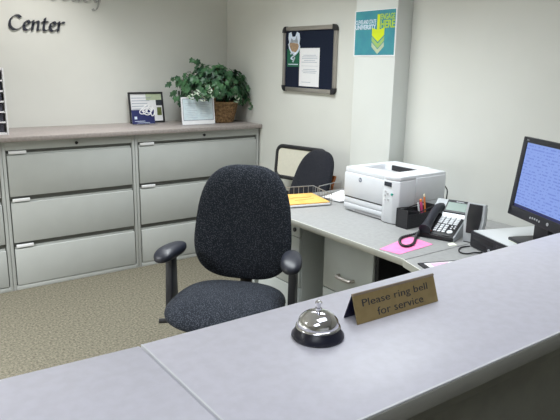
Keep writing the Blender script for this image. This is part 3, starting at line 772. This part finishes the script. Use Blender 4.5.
# ------------------------------------------------------------------ speaker, computer, monitor
def yawm(x, y, deg, z): return Matrix.Translation((x, y, z)) @ Matrix.Rotation(R(deg), 4, 'Z')
t = thing('speaker', 'silver desktop speaker with dark grille between telephone and computer', 'speaker', mtx=yawm(2.392, 1.722, -76, ZD + .0005))
b = MB(); pr_ = [(-.040, 0), (.040, 0), (.049, .10), (.046, .192), (-.046, .192), (-.049, .10)]
sl = frame((0, 0, 0), (1, 0, 0), (0, .2, 1))
b.prism(pr_, -.03, .0, sl, .004); b.build('cabinet', 'silver', t)
b = MB(); b.prism([(x * .72 , .045 + (y) * .74) for x, y in pr_], 0, .005, sl, .002); b.build('grille', 'black', t)
b = MB(); b.prism([(x * .86, .008 + y * .9) for x, y in pr_], -.055, -.028, sl, .006); b.build('rear_shell', 'charcoal', t)
b = MB(); b.box(-.034, .034, .0, .055, 0, .004); b.build('foot', 'charcoal', t)
t = thing('cable', 'thin black cable looped on the desk in front of the computer', 'cable', (0, 0, ZD + .0005))
MB().tube(cr([(2.335, 1.68, .004), (2.29, 1.69, .004), (2.245, 1.672, .004), (2.215, 1.64, .004), (2.225, 1.612, .004), (2.26, 1.60, .006), (2.285, 1.592, .004), (2.30, 1.585, .004)], 8), .0032, 6).build('wire', 'black', t)

t = thing('desktop_computer', 'flat grey desktop computer with dark front under the monitor', 'computer', mtx=yawm(2.349, 1.685, -108.6, ZD + .0005))
# local: x along front to the right, y depth away
MB().box(.0, .36, .006, .36, .004, .078, .003).build('case', 'lightgrey', t)
f_ = MB().box(-.001, .361, -.006, .0055, .003, .0765, .004).build('front_panel', 'charcoal', t)
b = MB(); b.box(.02, .17, -.0075, -.004, .044, .066, .001).box(.02, .12, -.0075, -.004, .014, .034, .001).box(.19, .33, -.0075, -.004, .05, .064, .001); b.build('drive_bay', 'black', f_)
[MB().lathe([(0, 0), (.007, 0), (.007, .004), (0, .004)], 14, Z((x, -.006, .022)) @ Matrix.Rotation(PI / 2, 4, 'X')).build('front_button', 'silver', f_) for x in (.145, .17)]
sheet('note', 'small white note on top of the computer before the monitor', 'note', [(2.345, 1.487), (2.43, 1.478), (2.40, 1.432), (2.325, 1.435)], ZD + .0800, 'note')

th_ = R(25); u = Vector((math.sin(th_), math.cos(th_), 0)); n0 = Vector((-u.y, u.x, 0))
upv = Vector((0, 0, 1)) - .12 * n0
W_, H_ = .385, .352
mm_ = frame(Vector((2.406, 1.55, .919)) - u * (W_ / 2), -u, upv)     # local x to the right, y up, z toward viewer
base_ = Vector((2.406, 1.55, 0)) - u * (W_ / 2) - n0 * .075
t = thing('monitor', 'flat black computer monitor showing a blue list at right edge', 'monitor', mtx=Matrix.Translation((base_.x, base_.y, .8145)))
inv = Matrix.Translation((base_.x, base_.y, .8145)).inverted()
L = inv @ mm_
e = .024
b = MB(); b.box(-W_ / 2, -W_ / 2 + e + .006, 0, H_, -.03, 0, .004, mtx=L).box(W_ / 2 - e, W_ / 2, 0, H_, -.03, 0, .004, mtx=L).box(-W_ / 2 + .004, W_ / 2 - .004, 0, .044, -.03, 0, .004, mtx=L).box(-W_ / 2 + .004, W_ / 2 - .004, H_ - e, H_, -.03, 0, .004, mtx=L)
b.box(-W_ / 2 + .02, W_ / 2 - .02, .02, H_ - .02, -.055, -.028, .008, mtx=L)
b.build('housing', 'charcoal', t)
so = MB().box(-W_ / 2 + e, W_ / 2 - e, .04, H_ - e + .002, -.012, -.005).build('screen', 'screen', t); so.matrix_local = L
b = MB(); b.box(-W_ / 2 + e + .006, W_ / 2 - e, .044, .056, -.0045, -.004); tb = b.build('task_bar', 'navy', so)
b = MB()
for k in range(5): MB().lathe([(0, 0), (.0045, 0), (.0045, .002), (0, .002)], 12, L @ Z((-.02 + .016 * k, .024 - .0006 * (k - 2) ** 2, 0))).build('button', 'silver', t)
MB().lathe([(0, 0), (.007, 0), (.007, .002), (0, .002)], 14, L @ Z((.10, .024, 0))).build('power_button', 'silver', t)
MB().text('DELL', -.165, -.145, H_ - .016, H_ - .010, 0, .0005, L).build('maker_mark', 'silver', t)
c4 = frame((0, 0, 0), -u, (-n0.x, -n0.y, 0))
b = MB(); b.prism([(-.05, -.03), (.05, -.03), (.045, .03), (-.045, .03)], .008, .16, c4, .006); b.build('stand_neck', 'charcoal', t)
b = MB(); b.prism([(-.125, -.10), (.125, -.10), (.13, .06), (.10, .10), (-.10, .10), (-.13, .06)], .0, .014, c4, .004); b.build('stand_base', 'charcoal', t)

# document on black pad, partly under the counter edge
t = thing('desk_pad', 'black-edged pad with white and pink sheets beneath the counter edge', 'desk pad', mtx=yawm(1.93, 1.642, -21, ZD + .0006))
MB().box(0, .29, -.32, 0, 0, .006, .001).build('board', 'black', t)
pm_ = t.matrix_world.copy() if False else yawm(1.93, 1.642, -21, ZD + .0006)
o = MB().box(.022, .275, -.30, -.016, .0062, .0074).build('paper_sheet', 'white'); o.matrix_world = pm_; tag(o, 'white sheet lying on the black pad beside the counter edge', 'paper')
o = MB().box(.045, .13, -.115, -.024, .0076, .0084).build('pink_slip', 'pinkpale'); o.matrix_world = pm_; tag(o, 'small pale pink slip on the white sheet at the counter edge', 'paper slip')

# ------------------------------------------------------------------ counter
ZC = 1.09
c = MB().box(.3715, 2.857, .529, .911, ZC - .036, ZC, .004).build('countertop', 'lam_counter'); tag(c, 'right countertop slab carrying the bell and sign', 'countertop')
MB().box(.3708, .3742, .531, .909, ZC - .03, ZC + .0004, .001).build('edge_strip', 'pale_edge', c)
MB().box(.378, 2.855, .5283, .5325, ZC - .0035, ZC + .0004, .001).build('edge_strip', 'pale_edge', c)  # pale strip paints in the highlight along the near edge
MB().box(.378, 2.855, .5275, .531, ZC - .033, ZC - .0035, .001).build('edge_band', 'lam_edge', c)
c = MB().prism([(.369, .529), (.369, .910), (-1.2, .992), (-1.2, .529)], ZC - .0375, ZC - .0015, bev=.003).build('countertop', 'lam_counter'); tag(c, 'bare left countertop slab beyond the diagonal seam', 'countertop')
t = thing('counter_base', 'dark olive counter base beneath the overhanging countertop', 'counter', (0, 0, 0))
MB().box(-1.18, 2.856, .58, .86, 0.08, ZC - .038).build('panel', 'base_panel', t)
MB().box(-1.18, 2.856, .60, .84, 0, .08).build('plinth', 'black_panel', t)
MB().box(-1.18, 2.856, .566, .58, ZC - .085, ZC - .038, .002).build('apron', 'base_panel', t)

# ------------------------------------------------------------------ service bell and sign
t = thing('service_bell', 'chrome desk bell on black base on the counter', 'desk bell', (.645, .764, ZC + .0003))
MB().lathe([(0, 0), (.0455, 0), (.0475, .003), (.0472, .006), (.043, .011), (.0395, .018), (.036, .021), (0, .021)], 64).build('base', 'bell_base', t)
MB().lathe([(.0, .018), (.036, .018), (.0395, .0185), (.0405, .0205), (.0395, .0225), (.0375, .0235)] + [(.0375 * math.cos(a), .0235 + .0272 * math.sin(a)) for a in [PI / 2 * k / 18 for k in range(1, 18)]] + [(0, .0507)], 64).build('dome', 'chrome', t)
MB().lathe([(.0, .049), (.006, .0495), (.006, .055), (.0035, .056), (.0035, .063), (.0062, .0635), (.0062, .0665), (.003, .0685), (0, .069)], 24).build('plunger', 'chrome', t)

x0, x1 = .738, .959
t = thing('tent_sign', 'bronze tent sign reading Please ring bell for service', 'sign', mtx=Matrix.Translation((x0, .759, ZC + .0003)) @ Matrix.Rotation(R(-1.5), 4, 'Z'))
Lg = x1 - x0
FM = frame((0, 0, 0), (1, 0, 0), (0, .019, .052))     # front face
hh = .0545
MB().box(0, Lg, 0.0005, hh, -.002, 0, mtx=FM).build('front_plate', 'bronze', t)
BMx = frame((0, .0415, 0), (1, 0, 0), (0, -.0195, .052))
MB().box(0, Lg, 0.0005, hh, -.0, .002, mtx=BMx).build('rear_plate', 'sign_back', t)
b = MB(); b.tube([(0, .0203, .0525), (Lg, .0203, .0525)], .0027, 10); b.build('bend', 'bronze_edge', t)
MB().box(.001, Lg - .001, .001, hh - .003, -.0032, -.0022, mtx=FM).build('inner_face', 'sign_back', t)
b = MB(); b.text('Please ring bell', .020, Lg - .024, .0265, .0445, 0, .0006, FM, bold=-.006); b.text('for service', .054, Lg - .042, .0075, .0225, 0, .0006, FM, bold=-.006); b.build('lettering', 'ink_dark', t, smooth=False)

# ------------------------------------------------------------------ camera
M3 = [[0.8022, -0.5968, 0.0190], [0.1250, 0.1989, 0.9720], [0.5718, 0.7849, -0.2377]]
def camrot(yaw, pit, rol):
    f = Vector((math.sin(yaw) * math.cos(pit), math.cos(yaw) * math.cos(pit), -math.sin(pit)))
    r = Vector((math.cos(yaw), -math.sin(yaw), 0)); u_ = r.cross(f)
    r2 = r * math.cos(rol) + u_ * math.sin(rol); u2 = -r * math.sin(rol) + u_ * math.cos(rol)
    return Matrix((r2, u2, -f)).transposed()
cam = bpy.data.objects.new('camera', bpy.data.cameras.new('camera')); COL.objects.link(cam)
cam.data.sensor_fit = 'HORIZONTAL'; cam.data.sensor_width = 36; cam.data.lens = 604.08 / 560 * 36; cam.data.clip_start = .02
mw = camrot(.629423642, .240027233, .0189581227).to_4x4(); mw.translation = (0, 0, 1.566); cam.matrix_world = mw
S.camera = cam

# ------------------------------------------------------------------ light
def area(x, y, sx, sy, e_, col=(1, .99, .97), spread=150):
    l = bpy.data.lights.new('ceiling_light', 'AREA'); l.shape = 'RECTANGLE'; l.size = sx; l.size_y = sy; l.energy = e_; l.color = col; l.spread = R(spread)
    o = bpy.data.objects.new('ceiling_light', l); COL.objects.link(o); o.location = (x, y, H - .03); return o
LE = dict(A=20, B=28.5, H=0.5, C=4.1, D=10.2, E=3, F=50, G=255)
area(1.75, 2.0, .6, 1.2, LE['A'], (.91, .97, 1), 110)
area(1.75, 3.3, .6, 1.2, LE['B'], (.93, .98, 1), 115)
area(.4, 3.2, .6, 1.2, LE['H'], (.95, .98, 1), 115)
area(1.0, .45, 1.2, .6, LE['C'], (.90, .95, 1), 120)
area(-.5, -.2, 1.2, .6, LE['D'], (.88, .93, 1), 120)
area(-1.7, 2.6, .6, 1.2, LE['G'], (.95, .98, 1), 120)
l = bpy.data.lights.new('lobby_daylight', 'AREA'); l.shape = 'RECTANGLE'; l.size = 3.0; l.size_y = 1.5; l.energy = LE['E']; l.color = (.90, .94, 1); l.spread = R(170)
o = bpy.data.objects.new('lobby_daylight', l); COL.objects.link(o); o.location = (.3, YF + .03, 1.55); o.rotation_euler = (R(90), 0, 0)
l = bpy.data.lights.new('ceiling_downlight', 'SPOT'); l.energy = LE['F']; l.spot_size = R(80); l.spot_blend = .8; l.shadow_soft_size = .06; l.color = (1, .97, .94)
o = bpy.data.objects.new('ceiling_downlight', l); COL.objects.link(o); o.location = (1.15, 4.05, H - .03); o.rotation_euler = (R(18), 0, 0)
wd = bpy.data.worlds.new('room_air'); S.world = wd; wd.use_nodes = True
wd.node_tree.nodes['Background'].inputs[0].default_value = (.8, .85, 1, 1); wd.node_tree.nodes['Background'].inputs[1].default_value = .02
S.view_settings.view_transform = 'Standard'; S.view_settings.look = 'None'; S.view_settings.gamma = 1; S.view_settings.exposure = 0.0
S.view_settings.use_curve_mapping = False
S.cycles.use_denoising = True
